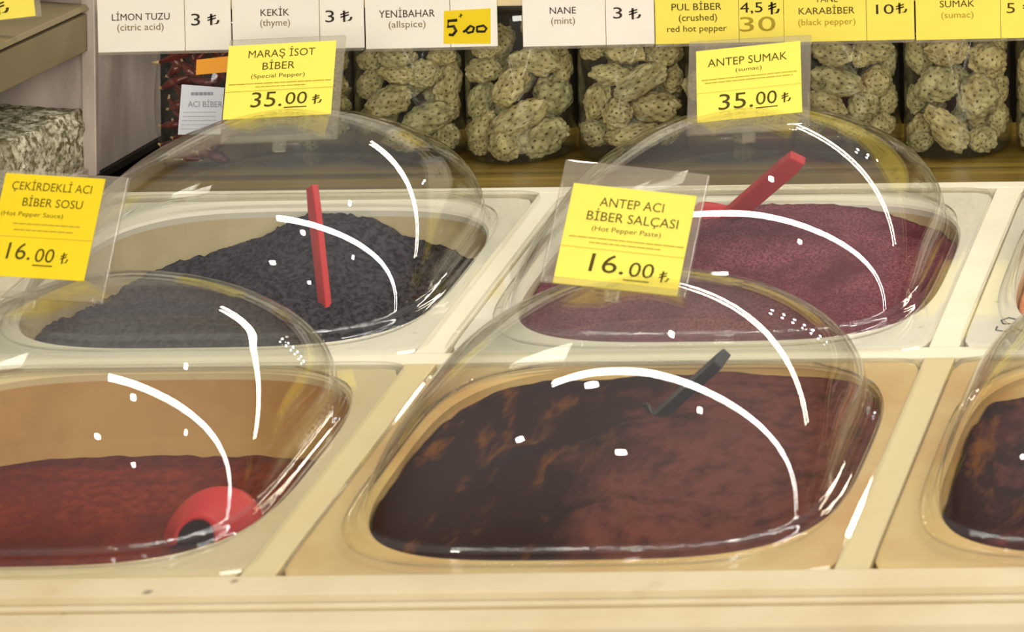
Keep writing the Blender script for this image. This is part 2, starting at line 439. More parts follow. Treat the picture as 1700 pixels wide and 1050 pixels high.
def f_right(x, y):
    return -0.010 + 0.006 * nz(x, y, 2.6, 13.3) + 0.002 * nz(x, y, 8, 6.1) - 0.012 * g(x, y, -0.8, -0.2, 0.18, 0.6)
def f_orange(x, y):
    return -0.010 + 0.014 * g(x, y, 0.1, 0.0, 0.7, 0.7) + 0.001 * nz(x, y, 8, 2.2)
content('isot_flakes', -1, RV, RH, f_isot, M['isot'], 'heap of coarse black isot pepper flakes under the rear left dome', 'ground spice', 110, 300)
content('sumac_powder', 0, RV, RH, f_sumac, M['sumac'], 'mound of purple ground sumac under the rear dome', 'ground spice', 80, 240)
content('pepper_paste', 0, FV, FH, f_paste, M['paste'], 'glossy dark brown hot pepper paste under the middle front dome', 'pepper paste', 110, 300)
content('pepper_sauce', -1, FV, FH, f_sauce, M['sauce'], 'brick red pepper sauce lying low in the front left tray', 'pepper sauce')
content('pepper_paste', 1, FV, FH, f_right, M['paste_dark'], 'dark red-brown paste under the dome cut by the right edge', 'pepper paste', 80, 240)
content('pepper_powder', 1, RV, RH, f_orange, M['orange_powder'], 'pale orange powder at the right edge, rear row', 'ground spice')

# ------------------------------------------------------------------ dome lids
DA, DB, DH, DN, DM, DK, DS = 0.1247, 0.1118, 0.0808, 4.17, 1.48, 2.24, 0.054
FL = 0.0044
dome_mesh = flange_mesh = None
def lid_meshes():
    def dring(t, off=0.0, w=None):
        rho = math.cos(t) ** (2 / DM); z = math.sin(t) ** (2 / DK)
        n = 2 + (DN - 2) * (1 - z)
        return [((DA * rho + off) * sup(p, n)[0], (DB * rho + off) * sup(p, n)[1] + DS * z, FL + DH * z if w is None else w) for p in PHS]
    d = MB()
    rings = [dring(0, 0.0070, FL), dring(0, 0.0042, FL + 0.0007), dring(0, 0.0020, FL + 0.0025), dring(0, 0.0007, FL + 0.0055)]
    ts = [0.0]
    N = 46
    for i in range(N + 1):
        s = i / N
        rings.append(dring(0.028 + (math.pi / 2 - 0.03 - 0.028) * s ** 1.15))
    d.loft(rings)
    n0 = len(d.v)
    d.v.append((0, DS, FL + DH)); b = (len(rings) - 1) * NPH
    d.f += [(b + j, b + (j + 1) % NPH, n0) for j in range(NPH)]
    dm = d.mesh('dome', True)
    fl = MB()
    def o(hx, hy, w, vo=0.0): return [(rrect(p, hx, hy)[0], rrect(p, hx, hy)[1] + vo, w) for p in PHS]
    fl.loft([dring(0, 0.0070, FL), o(0.1405, 0.1238, FL), o(0.1432, 0.1263, FL - 0.0006), o(0.1440, 0.1270, FL - 0.0024)])
    return dm, fl.mesh('flange', False)
dome_mesh, flange_mesh = lid_meshes()
def lid(u, v, label):
    root = empty('dome_lid', SP(u, v), (TH, 0, 0))
    tag(root, label, 'lid', 'clear dome lids over the bins')
    for nm_, me, m in (('dome', dome_mesh, M['acrylic']), ('flange', flange_mesh, M['flange'])):
        if not me.materials: me.materials.append(m)
        o = bpy.data.objects.new(nm_, me); COL.objects.link(o); o.parent = root
        md = o.modifiers.new('wall', 'SOLIDIFY'); md.thickness = 0.002; md.offset = -1
    return root
LIDS = {'center': (-0.011, 0.1385), 'isot': (-0.3117, 0.407), 'sumac': (-0.014, 0.403), 'left': (-0.313, 0.1425)}
lid(*LIDS['left'], 'clear acrylic dome over the low red sauce, front row left')
lid(*LIDS['center'], 'clear acrylic dome over the dark pepper paste, middle of front row')
lid(*LIDS['isot'], 'clear acrylic dome over the black isot flakes, rear row')
lid(*LIDS['sumac'], 'clear acrylic dome over the purple sumac, rear row')
lid(0.2915, 0.1405, 'clear acrylic dome cut by the right edge, front row')
lid(0.2905, 0.4040, 'clear acrylic dome corner at the right edge, rear row')

# ------------------------------------------------------------------ lettering
def text_mesh(s, w=None, h=None, bold=0.0):
    cu = bpy.data.curves.new('t', 'FONT'); cu.body = s; cu.size = 1.0; cu.align_x = 'LEFT'; cu.offset = bold
    cu.resolution_u = 3
    o = bpy.data.objects.new('t', cu); COL.objects.link(o)
    bpy.context.view_layer.update()
    me = bpy.data.meshes.new_from_object(o.evaluated_get(bpy.context.evaluated_depsgraph_get()))
    bpy.data.objects.remove(o); bpy.data.curves.remove(cu)
    vs = [v.co.copy() for v in me.vertices]; fs = [tuple(p.vertices) for p in me.polygons]
    bpy.data.meshes.remove(me)
    x0 = min(v.x for v in vs); x1 = max(v.x for v in vs)
    cap = 0.73                                  # cap height of the face at size 1
    sx = w / (x1 - x0); sz = (h / cap) if h else sx
    return [((v.x - (x0 + x1) / 2) * sx, v.y * sz) for v in vs], fs
def letter(mb, s, cx_, z0, w, h, y=-0.0006, rot=0.0, bold=0.0, slant=0.0):
    """flat print: text centred on cx_, baseline z0, in the xz plane"""
    vs, fs = text_mesh(s, w, h, bold)
    c, n = math.cos(rot), math.sin(rot)
    mb.add([(cx_ + (x + slant * z) * c - z * n, y, z0 + (x + slant * z) * n + z * c) for x, z in vs], [f[::-1] for f in fs])
def rule(mb, x0, x1, z, t, y=-0.0006, dz=0.0):
    mb.add([(x0, y, z), (x1, y, z + dz), (x1, y, z + dz + t), (x0, y, z + t)], [(0, 1, 2, 3)])
def tiny_line(mb, x0, x1, z, t, seed):
    """a line of print too small to read"""
    r = random.Random(seed); x = x0
    while x < x1:
        wd = r.uniform(0.03, 0.09) * (x1 - x0) + 0.0015
        rule(mb, x, min(x + wd, x1), z, t); x += wd + 0.0004

def sign_matrix(p):
    X, Y, Z, yaw, lean, rl = p
    ex = Vector((math.cos(yaw), math.sin(yaw), 0)); n = Vector((math.sin(yaw), -math.cos(yaw), 0))
    ez = Vector((0, 0, 1)) * math.cos(lean) - n * math.sin(lean)
    a = ex * math.cos(rl) + ez * math.sin(rl); b = -ex * math.sin(rl) + ez * math.cos(rl)
    y = b.cross(a)
    m = Matrix((a, y, b)).transposed().to_4x4(); m.translation = Vector((X, Y, Z))
    return m
def price_sign(pose, w, h, card, lines, price, label, mcard, small_ink, tilt=0.0):
    root = empty('price_sign'); root.matrix_world = sign_matrix(pose)
    tag(root, label, 'price sign', 'acrylic price signs on the dome lids')
    MB().box(-w / 2, w / 2, 0.0, 0.0030, 0.0, h).build('plate', M['plate'], root, bevel=0.0006)
    MB().box(-w * 0.46, w * 0.46, -0.0045, 0.0, 0.0, 0.0035).build('lip', M['plate'], root, bevel=0.0006)
    MB().box(-w * 0.05, w * 0.05, 0.0005, 0.0060, -0.006, 0.004).build('foot', M['plate'], root, bevel=0.0008)
    x0, x1, z0, z1 = [q * s for q, s in zip(card, (w, w, h, h))]
    cw, ch = x1 - x0, z1 - z0
    c = MB().box(-cw / 2, cw / 2, -0.0005, 0.0, -ch / 2, ch / 2).build('card', mcard, root)
    c.location = (-w / 2 + (x0 + x1) / 2, -0.0003, (z0 + z1) / 2); c.rotation_euler = (0, -tilt, 0)
    tx = MB()
    for (s, cx_, z, wd, cap, bold) in lines:
        letter(tx, s, (cx_ - 0.5) * cw, (z - 0.5) * ch, wd * cw, cap * ch, bold=0.0)
    tx.build('lettering', M['ink_olive'], c)
    pr = MB()
    for (s, cx_, z, wd, cap) in price[0]:
        letter(pr, s, (cx_ - 0.5) * cw, (z - 0.5) * ch, wd * cw, cap * ch, bold=0.0, slant=0.06)
    for (a, b, z) in price[1]:
        rule(pr, (a - 0.5) * cw, (b - 0.5) * cw, (z - 0.5) * ch, 0.0007)
    pr.build('price_figures', M['ink_olive'], c)
    sm = MB()
    for i, (a, b, z, t) in enumerate(small_ink):
        if t < 0: rule(sm, (a - 0.5) * cw, (b - 0.5) * cw, (z - 0.5) * ch, -t)
        else: tiny_line(sm, (a - 0.5) * cw, (b - 0.5) * cw, (z - 0.5) * ch, t * 0.6, i + 3)
    sm.build('small_print', M['ink_faint'], c)
    return root
price_sign((-0.3575, 1.8926, 0.9506, -0.0055, 0.3756, -0.0691), 0.0843, 0.0695, (0.17, 0.85, 0.165, 0.975),
           [('ÇEKİRDEKLİ ACI', 0.49, 0.845, 0.80, 0.085, 0), ('BİBER SOSU', 0.53, 0.69, 0.60, 0.085, 0), ('(Hot Pepper Sauce)', 0.35, 0.59, 0.62, 0.045, 0)],
           ([('16.', 0.30, 0.17, 0.24, 0.17), ('00', 0.56, 0.155, 0.19, 0.14), ('₺', 0.76, 0.15, 0.08, 0.11)], [(0.46, 0.66, 0.115)]),
           'yellow price sign reading 16.00 cut by the left edge, on the sauce dome', M['yellow_deep'],
           [(0.18, 0.85, 0.51, 0.0011), (0.2, 0.8, 0.45, 0.0011), (0.0, 1.0, 0.385, -0.0003)])
price_sign((-0.0281, 1.8863, 0.9537, -0.0127, 0.4006, -0.1113), 0.0833, 0.0679, (0.095, 0.945, 0.0, 0.815),
           [('ANTEP ACI', 0.50, 0.80, 0.52, 0.095, 0), ('BİBER SALÇASI', 0.53, 0.655, 0.74, 0.095, 0), ('(Hot Pepper Paste)', 0.50, 0.555, 0.56, 0.05, 0)],
           ([('16.', 0.40, 0.155, 0.28, 0.19), ('00', 0.68, 0.145, 0.20, 0.15), ('₺', 0.87, 0.12, 0.085, 0.11)], [(0.55, 0.76, 0.10)]),
           'yellow price sign reading 16.00 on the pepper paste dome', M['yellow'],
           [(0.05, 0.98, 0.475, 0.0010), (0.22, 0.80, 0.43, 0.0010), (0.0, 1.0, 0.375, -0.0003)])
price_sign((-0.3171, 2.1576, 0.9754, -0.005, 0.361, 0.0316), 0.0747, 0.066, (0.01, 0.935, 0.235, 0.945),
           [('MARAŞ İSOT', 0.50, 0.82, 0.62, 0.105, 0), ('BİBER', 0.48, 0.65, 0.30, 0.105, 0), ('(Special Pepper)', 0.48, 0.54, 0.50, 0.055, 0)],
           ([('35.', 0.39, 0.145, 0.29, 0.215), ('00', 0.665, 0.165, 0.20, 0.17), ('₺', 0.86, 0.15, 0.09, 0.13)], [(0.56, 0.77, 0.115)]),
           'yellow price sign reading MARAŞ İSOT BİBER 35.00 on the isot dome', M['yellow'],
           [(0.03, 0.98, 0.46, 0.0010), (0.28, 0.74, 0.415, 0.0009), (0.0, 1.0, 0.365, -0.0003)], 0.01)
price_sign((-0.0143, 2.1486, 0.9797, 0.0042, 0.3446, 0.0441), 0.078, 0.0595, (0.075, 0.93, 0.155, 0.915),
           [('ANTEP SUMAK', 0.49, 0.76, 0.76, 0.115, 0), ('(sumac)', 0.50, 0.66, 0.25, 0.055, 0)],
           ([('35.', 0.37, 0.145, 0.33, 0.23), ('00', 0.66, 0.165, 0.20, 0.19), ('₺', 0.85, 0.16, 0.09, 0.14)], [(0.56, 0.77, 0.115)]),
           'yellow price sign reading ANTEP SUMAK 35.00 on the sumac dome', M['yellow'],
           [(0.05, 0.96, 0.575, 0.0009), (0.08, 0.92, 0.53, 0.0009), (0.0, 1.0, 0.40, -0.0002)], 0.045)

# ------------------------------------------------------------------ price tags on the shelf rail
rail = MB().box(-0.49, 0.80, 2.290, 2.298, 1.0345, 1.0425).build('tag_rail', M['rail_bar'], bevel=0.0008)
tag(rail, 'thin cream rail carrying the row of price tags above the jars', 'rail')
TAGS = [
 # x0, x1, z of bottom edge, card material, prints (text, centre x, baseline, width, cap height: px from the tag's lower left corner), ink, divider px
 (-0.4868, -0.3967, 1.0072, 'white', [('LİMON TUZU', 73, 53, 97, 12, 'ink'), ('(citric acid)', 72, 36, 78, 12, 'ink_soft'), ('3', 165, 42, 15, 21, 'ink'), ('₺', 195, 42, 20, 19, 'ink')], [146], 'white tag reading LİMON TUZU, leftmost in the row'),
 (-0.3955, -0.3065, 1.0075, 'white', [('KEKİK', 72, 57, 48, 12, 'ink'), ('(thyme)', 72, 40, 50, 12, 'ink_soft'), ('3', 164, 44, 15, 21, 'ink'), ('₺', 192, 44, 20, 19, 'ink')], [146], 'white tag reading KEKİK, above the MARAŞ sign'),
 (-0.3053, -0.2163, 1.0074, 'white', [('YENİBAHAR', 70, 52, 94, 13, 'ink'), ('(allspice)', 70, 35, 62, 12, 'ink_soft')], [142], 'white tag reading YENİBAHAR with a yellow 5.00 sticker'),
 (-0.1988, -0.1098, 1.0077, 'white', [('NANE', 68, 54, 44, 12, 'ink'), ('(mint)', 68, 37, 40, 12, 'ink_soft'), ('3', 160, 44, 15, 20, 'ink'), ('₺', 189, 42, 20, 19, 'ink')], [139], 'white tag reading NANE, beside the gap in the row'),
 (-0.1090, -0.0221, 1.0083, 'yellow', [('PUL BİBER', 70, 56, 84, 12, 'ink'), ('(crushed)', 72, 38, 64, 12, 'ink_olive'), ('red hot pepper', 70, 20, 100, 11, 'ink_olive'), ('4,5', 162, 50, 38, 18, 'marker'), ('₺', 200, 46, 19, 21, 'marker'), ('30', 172, 18, 60, 26, 'ink_faint')], [140], 'yellow tag reading PUL BİBER red hot pepper'),
 (-0.0217, 0.0664, 1.0086, 'yellow', [('TANE', 72, 66, 38, 11, 'ink_olive'), ('KARABİBER', 72, 46, 94, 12, 'ink_olive'), ('(black pepper)', 72, 28, 96, 11, 'ink_faint'), ('10', 170, 44, 30, 17, 'ink'), ('₺', 198, 44, 19, 18, 'ink_olive')], [138], 'yellow tag reading KARABİBER black pepper'),
 (0.0676, 0.1570, 1.0090, 'yellow', [('SUMAK', 70, 54, 58, 12, 'ink_olive'), ('(sumac)', 70, 36, 54, 11, 'ink_faint'), ('5', 160, 42, 14, 18, 'ink_olive'), ('₺', 190, 42, 19, 18, 'ink_olive')], [142], 'yellow tag reading SUMAK, cut by the right edge'),
]
PXM = 2478.0
for x0, x1, z0, mat_, prints, divs, label in TAGS:
    w, h = x1 - x0, 0.042
    root = empty('price_tag', (x0, 2.2865, z0), (0.0, -0.0105, 0.0))
    tag(root, label, 'price tag', 'price tags along the shelf rail')
    card = MB().box(0, w, -0.0006, 0.0006, 0, h).build('card', M[mat_], root)
    MB().box(0, w, -0.0022, 0.0022, -0.0018, -0.0001).build('holder_lip', M['plate'], root, bevel=0.0004)
    for i, (s, cx_, bz, wd, cap, ink) in enumerate(prints):
        mb = MB()
        letter(mb, s, cx_ / PXM, bz / PXM, wd / PXM, cap / PXM, y=-0.0009 - 0.00005 * (i % 5))
        mb.build('currency_sign' if s == '₺' else 'price_figures' if s[0].isdigit() else 'lettering', M[ink], card)
    d = MB()
    for q in divs: rule(d, q / PXM, q / PXM + 0.0004, 0.0, h, y=-0.0008)
    d.build('divider_line', M['ink_soft'], card)
    if 'YENİBAHAR' in label:
        st = MB().add([(0.0527, -0.0010, 0.0025), (0.0845, -0.0010, 0.0018), (0.0850, -0.0010, 0.0258), (0.0535, -0.0010, 0.0246)], [(0, 1, 2, 3)])
        st.build('sticker', M['yellow_deep'], root, solid=0.0003)
        hw = MB()
        def hs(pts, r=0.0010): hw.tube([(0.0527 + x / PXM, -0.00135, 0.0022 + z / PXM) for x, z in pts], [r] * len(pts), 8)
        hs([(24, 40), (9, 39), (8, 29), (18, 30), (22, 22), (16, 15), (10, 16)])
        hs([(34, 20), (40, 24), (46, 30), (52, 27), (50, 20), (42, 18), (38, 22), (43, 28)] , 0.0008)
        hs([(57, 20), (57, 28), (68, 30), (73, 25), (70, 20), (57, 20)], 0.0008)
        hs([(27, 46), (33, 49)], 0.0003); hs([(30, 44), (30, 51)], 0.0003)
        hw.build('handwriting', M['marker'], root)
root = empty('price_tag', (-0.5848, 2.1800, 1.0430), (0.0, -0.10, 0.0))
tag(root, 'yellow tag corner at the top left above the steel bin', 'price tag')
card = MB().box(0, 0.1040, -0.0006, 0.0006, 0, 0.045).build('card', M['yellow'], root)
mb = MB(); letter(mb, '₺', 0.083, 0.0035, 0.010, 0.009, y=-0.0009); mb.build('lettering', M['ink_olive'], card)
MB().box(0, 0.107, 0.0008, 0.0024, -0.0010, 0.046).build('holder', M['plate'], root)

# ------------------------------------------------------------------ shelf and jars of dried fruit
sh = MB()
prof = [(2.243, 0.8995), (2.42, 0.8995), (2.42, 0.9215), (2.243, 0.9215), (2.2385, 0.9195), (2.2365, 0.9150), (2.2365, 0.9060), (2.2385, 0.9015)]
sh.extrude_x(prof, -0.467, 1.0)
tag(sh.build('shelf', M['wood'], bevel=0.0005), 'golden bamboo shelf board under the jars behind the counter', 'shelf')

JR, JY, JZ = 0.0373, 2.342, 0.9217
JX = {'J0': -0.3705, 'J1': -0.294, 'J2': -0.2175, 'J3': -0.1397, 'JH': -0.0655, 'J4': 0.0085, 'J5': 0.0855, 'J6': 0.163}
JL = {'J0': 'clear jar of dried fruit half hidden behind the MARAŞ İSOT sign', 'J1': 'clear jar of dried fruit, first right of the MARAŞ İSOT sign',
      'J2': 'clear jar of dried fruit, second right of the MARAŞ İSOT sign', 'J3': 'clear jar of dried fruit just left of the ANTEP SUMAK sign',
      'JH': 'clear jar of dried fruit behind the ANTEP SUMAK sign', 'J4': 'clear jar of dried fruit just right of the ANTEP SUMAK sign',
      'J5': 'clear jar of dried fruit beneath the yellow SUMAK tag', 'J6': 'clear jar of dried fruit cut by the right edge'}
JS = {'J0': 'jar half hidden by MARAŞ sign', 'J1': 'first jar right of MARAŞ sign', 'J2': 'second jar right of MARAŞ sign', 'J3': 'jar left of SUMAK sign',
      'JH': 'jar behind SUMAK sign', 'J4': 'jar right of SUMAK sign', 'J5': 'jar beneath SUMAK tag', 'J6': 'jar cut by right edge'}
jp = [(0.030, 0.0), (0.0335, 0.0008), (0.0362, 0.0035), (0.0373, 0.0085), (0.0373, 0.098), (0.0362, 0.1045), (0.033, 0.110), (0.0300, 0.1135), (0.0295, 0.120)]
NJ = 64
def jring(r, z): return [(r * math.cos(2 * math.pi * i / NJ), r * math.sin(2 * math.pi * i / NJ), z) for i in range(NJ)]
jb = MB(); jb.loft([jring(r, z) for r, z in jp], cap0=True); jar_me = jb.mesh('jar_body', True); jar_me.materials.append(M['jar'])
lb = MB(); lb.loft([jring(0.0312, 0.1155), jring(0.0318, 0.1165), jring(0.0318, 0.129), jring(0.0305, 0.1305)], cap0=True, cap1=True); lid_me = lb.mesh('jar_lid'); lid_me.materials.append(M['rail_bar'])
for k, x in JX.items():
    root = empty('fruit_jar', (x, JY, JZ)); tag(root, JL[k], 'jar', 'jars of dried fruit on the shelf')
    o = bpy.data.objects.new('body', jar_me); COL.objects.link(o); o.parent = root
    md = o.modifiers.new('wall', 'SOLIDIFY'); md.thickness = 0.0008; md.offset = -1
    o = bpy.data.objects.new('lid', lid_me); COL.objects.link(o); o.parent = root

def fruit_mesh(seed):
    """knobbly dried fruit, unit length along x, with rows of pits"""
    r = random.Random(seed)
    nu, nv = 56, 40
    npit = r.randint(64, 84); pits = []
    gold = math.pi * (3 - 5 ** 0.5)
    for i in range(npit):
        z = 1 - 2 * (i + 0.5) / npit; q = math.sqrt(1 - z * z)
        pits.append(Vector((z, q * math.cos(gold * i), q * math.sin(gold * i))))
    taper = r.uniform(-0.25, 0.25); bend = r.uniform(-0.12, 0.12); s0 = r.uniform(0, 50)
    vs = []; pit = []
    for i in range(nu + 1):
        th = math.pi * i / nu
        for j in range(nv):
            ph = 2 * math.pi * j / nv
            d = Vector((math.cos(th), math.sin(th) * math.cos(ph), math.sin(th) * math.sin(ph)))
            m1 = max(d.dot(p) for p in pits)
            ang = math.acos(max(-1, min(1, m1)))
            pv = math.exp(-(ang / 0.095) ** 2)
            knob = math.exp(-((ang - 0.21) / 0.09) ** 2)
            lump = noise.noise(d * 2.2 + Vector((s0, 0, 0))) * 0.20 + noise.noise(d * 5.0 + Vector((0, s0, 0))) * 0.10
            rad = 1.0 + lump - 0.15 * pv + 0.07 * knob
            x = d.x * rad
            wdt = (1 + taper * d.x) * rad * (1.0 - 0.10 * abs(d.x) ** 6)
            vs.append((x, d.y * wdt + bend * (x * x - 0.3), d.z * wdt)); pit.append(pv)
    fs = [(i * nv + j, i * nv + (j + 1) % nv, (i + 1) * nv + (j + 1) % nv, (i + 1) * nv + j) for i in range(nu) for j in range(nv)]
    me = MB().add(vs, fs).mesh('dried_fruit', True)
    at = me.attributes.new('pit', 'FLOAT', 'POINT')
    for i, q in enumerate(pit): at.data[i].value = q
    me.materials.append(M['fruit'])
    return me
FM = [fruit_mesh(s) for s in range(8)]
FRUITS=[
    ('J0', -0.3461, 2.3314, 0.944, 0.0109, 0.008, 0, 'bottom row'),
    ('J0', -0.3443, 2.3355, 0.9577, 0.0095, 0.008, 30, 'second row up'),
    ('J0', -0.3452, 2.3333, 0.9743, 0.0102, 0.008, -20, 'third row up'),
    ('J0', -0.3446, 2.3327, 0.9892, 0.0095, 0.0073, 10, 'fourth row up'),
    ('J1', -0.3205, 2.3362, 0.9476, 0.0109, 0.008, 60, 'bottom row, leftmost one'),
    ('J1', -0.2915, 2.3175, 0.9393, 0.0131, 0.0087, 0, 'bottom row, second one'),
    ('J1', -0.2774, 2.3261, 0.951, 0.0178, 0.0106, 20, 'bottom row, third one'),
    ('J1', -0.2681, 2.3347, 0.9349, 0.0102, 0.008, 40, 'bottom row, rightmost one'),
    ('J1', -0.3032, 2.3205, 0.9636, 0.0164, 0.0098, 22, 'second row up, left one'),
    ('J1', -0.2657, 2.3377, 0.9555, 0.0095, 0.0066, 70, 'second row up, right one'),
    ('J1', -0.3185, 2.3305, 0.9743, 0.0109, 0.008, 70, 'third row up, leftmost one'),
    ('J1', -0.2944, 2.3147, 0.9838, 0.0124, 0.0062, -10, 'third row up, second one'),
    ('J1', -0.2788, 2.3227, 0.9826, 0.0109, 0.0095, 10, 'third row up, third one'),
    ('J1', -0.268, 2.3395, 0.9722, 0.0149, 0.0091, 82, 'third row up, rightmost one'),
    ('J1', -0.3182, 2.3299, 0.9906, 0.0087, 0.0076, 0, 'fourth row up, left one'),
    ('J1', -0.2946, 2.3158, 0.9955, 0.0124, 0.0073, 0, 'fourth row up, middle one'),
    ('J1', -0.2682, 2.3285, 0.9929, 0.0095, 0.0055, 0, 'fourth row up, right one'),
    ('J2', -0.2448, 2.3342, 0.9301, 0.008, 0.0066, 0, 'bottom row, leftmost one'),
    ('J2', -0.2421, 2.3342, 0.9421, 0.0138, 0.0091, 58, 'bottom row, second one'),
    ('J2', -0.2221, 2.3187, 0.9337, 0.0109, 0.0102, -30, 'bottom row, third one'),
    ('J2', -0.2002, 2.3302, 0.9362, 0.0186, 0.0127, 20, 'bottom row, rightmost one'),
    ('J2', -0.2438, 2.3357, 0.961, 0.0124, 0.008, 65, 'second row up, left one'),
    ('J2', -0.2123, 2.3197, 0.9518, 0.0193, 0.0098, 26, 'second row up, middle one'),
    ('J2', -0.1951, 2.3396, 0.9621, 0.0142, 0.0127, 80, 'second row up, right one'),
    ('J2', -0.2394, 2.3282, 0.9832, 0.0127, 0.0084, 5, 'third row up, leftmost one'),
    ('J2', -0.2174, 2.318, 0.9741, 0.0157, 0.0098, 52, 'third row up, second one'),
    ('J2', -0.2014, 2.3234, 0.9895, 0.0171, 0.0087, -8, 'third row up, third one'),
    ('J2', -0.1888, 2.3413, 0.9826, 0.0124, 0.0066, 88, 'third row up, rightmost one'),
    ('J2', -0.2343, 2.3192, 0.9994, 0.0095, 0.0058, 0, 'fourth row up, left one'),
    ('J2', -0.1909, 2.3324, 0.997, 0.0087, 0.0066, 10, 'fourth row up, right one'),
    ('J3', -0.1647, 2.3345, 0.9383, 0.0109, 0.0087, -35, 'bottom row, left one'),
    ('J3', -0.1326, 2.319, 0.9385, 0.02, 0.0084, 6, 'bottom row, middle one'),
    ('J3', -0.1129, 2.3345, 0.9387, 0.0102, 0.0073, 60, 'bottom row, right one'),
    ('J3', -0.1604, 2.3254, 0.9616, 0.0127, 0.0084, 72, 'second row up, left one'),
    ('J3', -0.1447, 2.3182, 0.9538, 0.0106, 0.0098, 40, 'second row up, middle one'),
    ('J3', -0.1215, 2.3273, 0.9565, 0.0171, 0.0102, 5, 'second row up, right one'),
    ('J3', -0.1492, 2.3172, 0.9815, 0.0135, 0.0069, -8, 'third row up, left one'),
    ('J3', -0.1296, 2.3203, 0.9755, 0.0189, 0.0091, 30, 'third row up, middle one'),
    ('J3', -0.1114, 2.34, 0.9728, 0.0095, 0.0069, 80, 'third row up, right one'),
    ('J3', -0.1628, 2.3251, 0.9961, 0.0091, 0.0058, 10, 'fourth row up, left one'),
    ('J3', -0.1378, 2.3165, 0.9969, 0.0142, 0.0076, -10, 'fourth row up, middle one'),
    ('J3', -0.1171, 2.3292, 0.9931, 0.0127, 0.0084, 5, 'fourth row up, right one'),
    ('J4', -0.0128, 2.325, 0.943, 0.0102, 0.0073, 10, 'bottom row, left one'),
    ('J4', 0.0154, 2.3164, 0.9432, 0.0102, 0.0073, -20, 'bottom row, middle one'),
    ('J4', 0.0326, 2.3315, 0.9416, 0.0109, 0.008, 10, 'bottom row, right one'),
    ('J4', -0.0, 2.3175, 0.9592, 0.0138, 0.0076, -26, 'second row up, left one'),
    ('J4', 0.0232, 2.3227, 0.9555, 0.0109, 0.0102, 60, 'second row up, middle one'),
    ('J4', 0.0361, 2.3395, 0.9574, 0.0109, 0.0073, 80, 'second row up, right one'),
    ('J4', 0.0067, 2.3189, 0.9742, 0.0186, 0.0095, -16, 'third row up, left one'),
    ('J4', 0.0312, 2.3319, 0.9721, 0.0109, 0.0098, 60, 'third row up, middle one'),
    ('J4', 0.0376, 2.34, 0.9831, 0.0124, 0.0058, 85, 'third row up, right one'),
    ('J4', 0.004, 2.3179, 0.9944, 0.0142, 0.0087, -12, 'fourth row up, left one'),
    ('J4', 0.0234, 2.3154, 0.9886, 0.0051, 0.004, 0, 'fourth row up, middle one'),
    ('J4', 0.0286, 2.3272, 0.9936, 0.0149, 0.0087, 4, 'fourth row up, right one'),
    ('J5', 0.0598, 2.3364, 0.9363, 0.0117, 0.0087, 60, 'bottom row, leftmost one'),
    ('J5', 0.062, 2.3273, 0.9304, 0.0087, 0.0069, 10, 'bottom row, second one'),
    ('J5', 0.0813, 2.3187, 0.9412, 0.0186, 0.0098, -50, 'bottom row, middle one'),
    ('J5', 0.1043, 2.3247, 0.9322, 0.0102, 0.0087, -20, 'bottom row, fourth one'),
    ('J5', 0.1137, 2.3393, 0.9425, 0.0109, 0.0069, 80, 'bottom row, rightmost one'),
    ('J5', 0.0569, 2.3394, 0.9573, 0.0102, 0.0066, 80, 'second row up, leftmost one'),
    ('J5', 0.0743, 2.3233, 0.9702, 0.0149, 0.0117, 18, 'second row up, second one'),
    ('J5', 0.1012, 2.328, 0.9607, 0.0149, 0.0135, 60, 'second row up, third one'),
    ('J5', 0.1142, 2.3406, 0.9621, 0.0109, 0.0066, 85, 'second row up, rightmost one'),
    ('J5', 0.0589, 2.3366, 0.9888, 0.0135, 0.008, -72, 'third row up, leftmost one'),
    ('J5', 0.082, 2.3185, 0.9948, 0.0142, 0.0095, 5, 'third row up, second one'),
    ('J5', 0.1072, 2.3337, 0.9844, 0.0138, 0.0113, -20, 'third row up, third one'),
    ('J5', 0.1148, 2.339, 0.9949, 0.0073, 0.0058, 70, 'third row up, rightmost one'),
    ('J6', 0.1382, 2.3358, 0.9373, 0.0131, 0.0095, 60, 'bottom row'),
    ('J6', 0.1365, 2.3406, 0.9583, 0.0138, 0.0087, 85, 'second row up'),
    ('J6', 0.1372, 2.3365, 0.9813, 0.0138, 0.0087, 70, 'third row up'),
    ('JH', -0.0779, 2.3215, 0.949, 0.0168, 0.0095, 10, 'bottom row'),
    ('JH', -0.0878, 2.3301, 0.9678, 0.0146, 0.0095, -30, 'second row up, left one'),
    ('JH', -0.0527, 2.3211, 0.9649, 0.016, 0.0095, 60, 'second row up, right one'),
    ('JH', -0.0649, 2.3185, 0.9875, 0.016, 0.0095, 20, 'third row up'),
]

fr = random.Random(3)
def fruit(x, y, z, hl, hw, ang, label, group):
    o = bpy.data.objects.new('dried_fruit', fr.choice(FM)); COL.objects.link(o)
    o.matrix_world = (Matrix.Translation((x, y, z)) @ Matrix.Rotation(-math.radians(ang), 4, 'Y') @ Matrix.Rotation(fr.uniform(-0.25, 0.25), 4, 'Z')
                      @ Matrix.Rotation(fr.uniform(0, 6.28), 4, 'X') @ Matrix.Diagonal((hl * (1 if fr.random() < 0.5 else -1), hw, hw, 1)))
    return tag(o, label, 'dried fruit', group)
for j, x, y, z, hl, hw, ang, where in FRUITS:
    fruit(x, y, z, hl * 0.98, hw * 0.98, ang, 'pitted olive dried fruit, ' + where + ', in ' + JS[j], 'dried fruit in the jars')
for j, x in JX.items():
    for i in range(10):
        a = fr.uniform(-2.6, 2.6)
        fruit(x + 0.020 * math.sin(i * 2.4), JY + 0.012 + 0.006 * math.cos(i * 2.4), 0.935 + 0.0088 * i, 0.0125, 0.0085, math.degrees(a),
              'pitted olive dried fruit behind the front ones in ' + JS[j], 'dried fruit at the back of the jars, ' + JS[j])

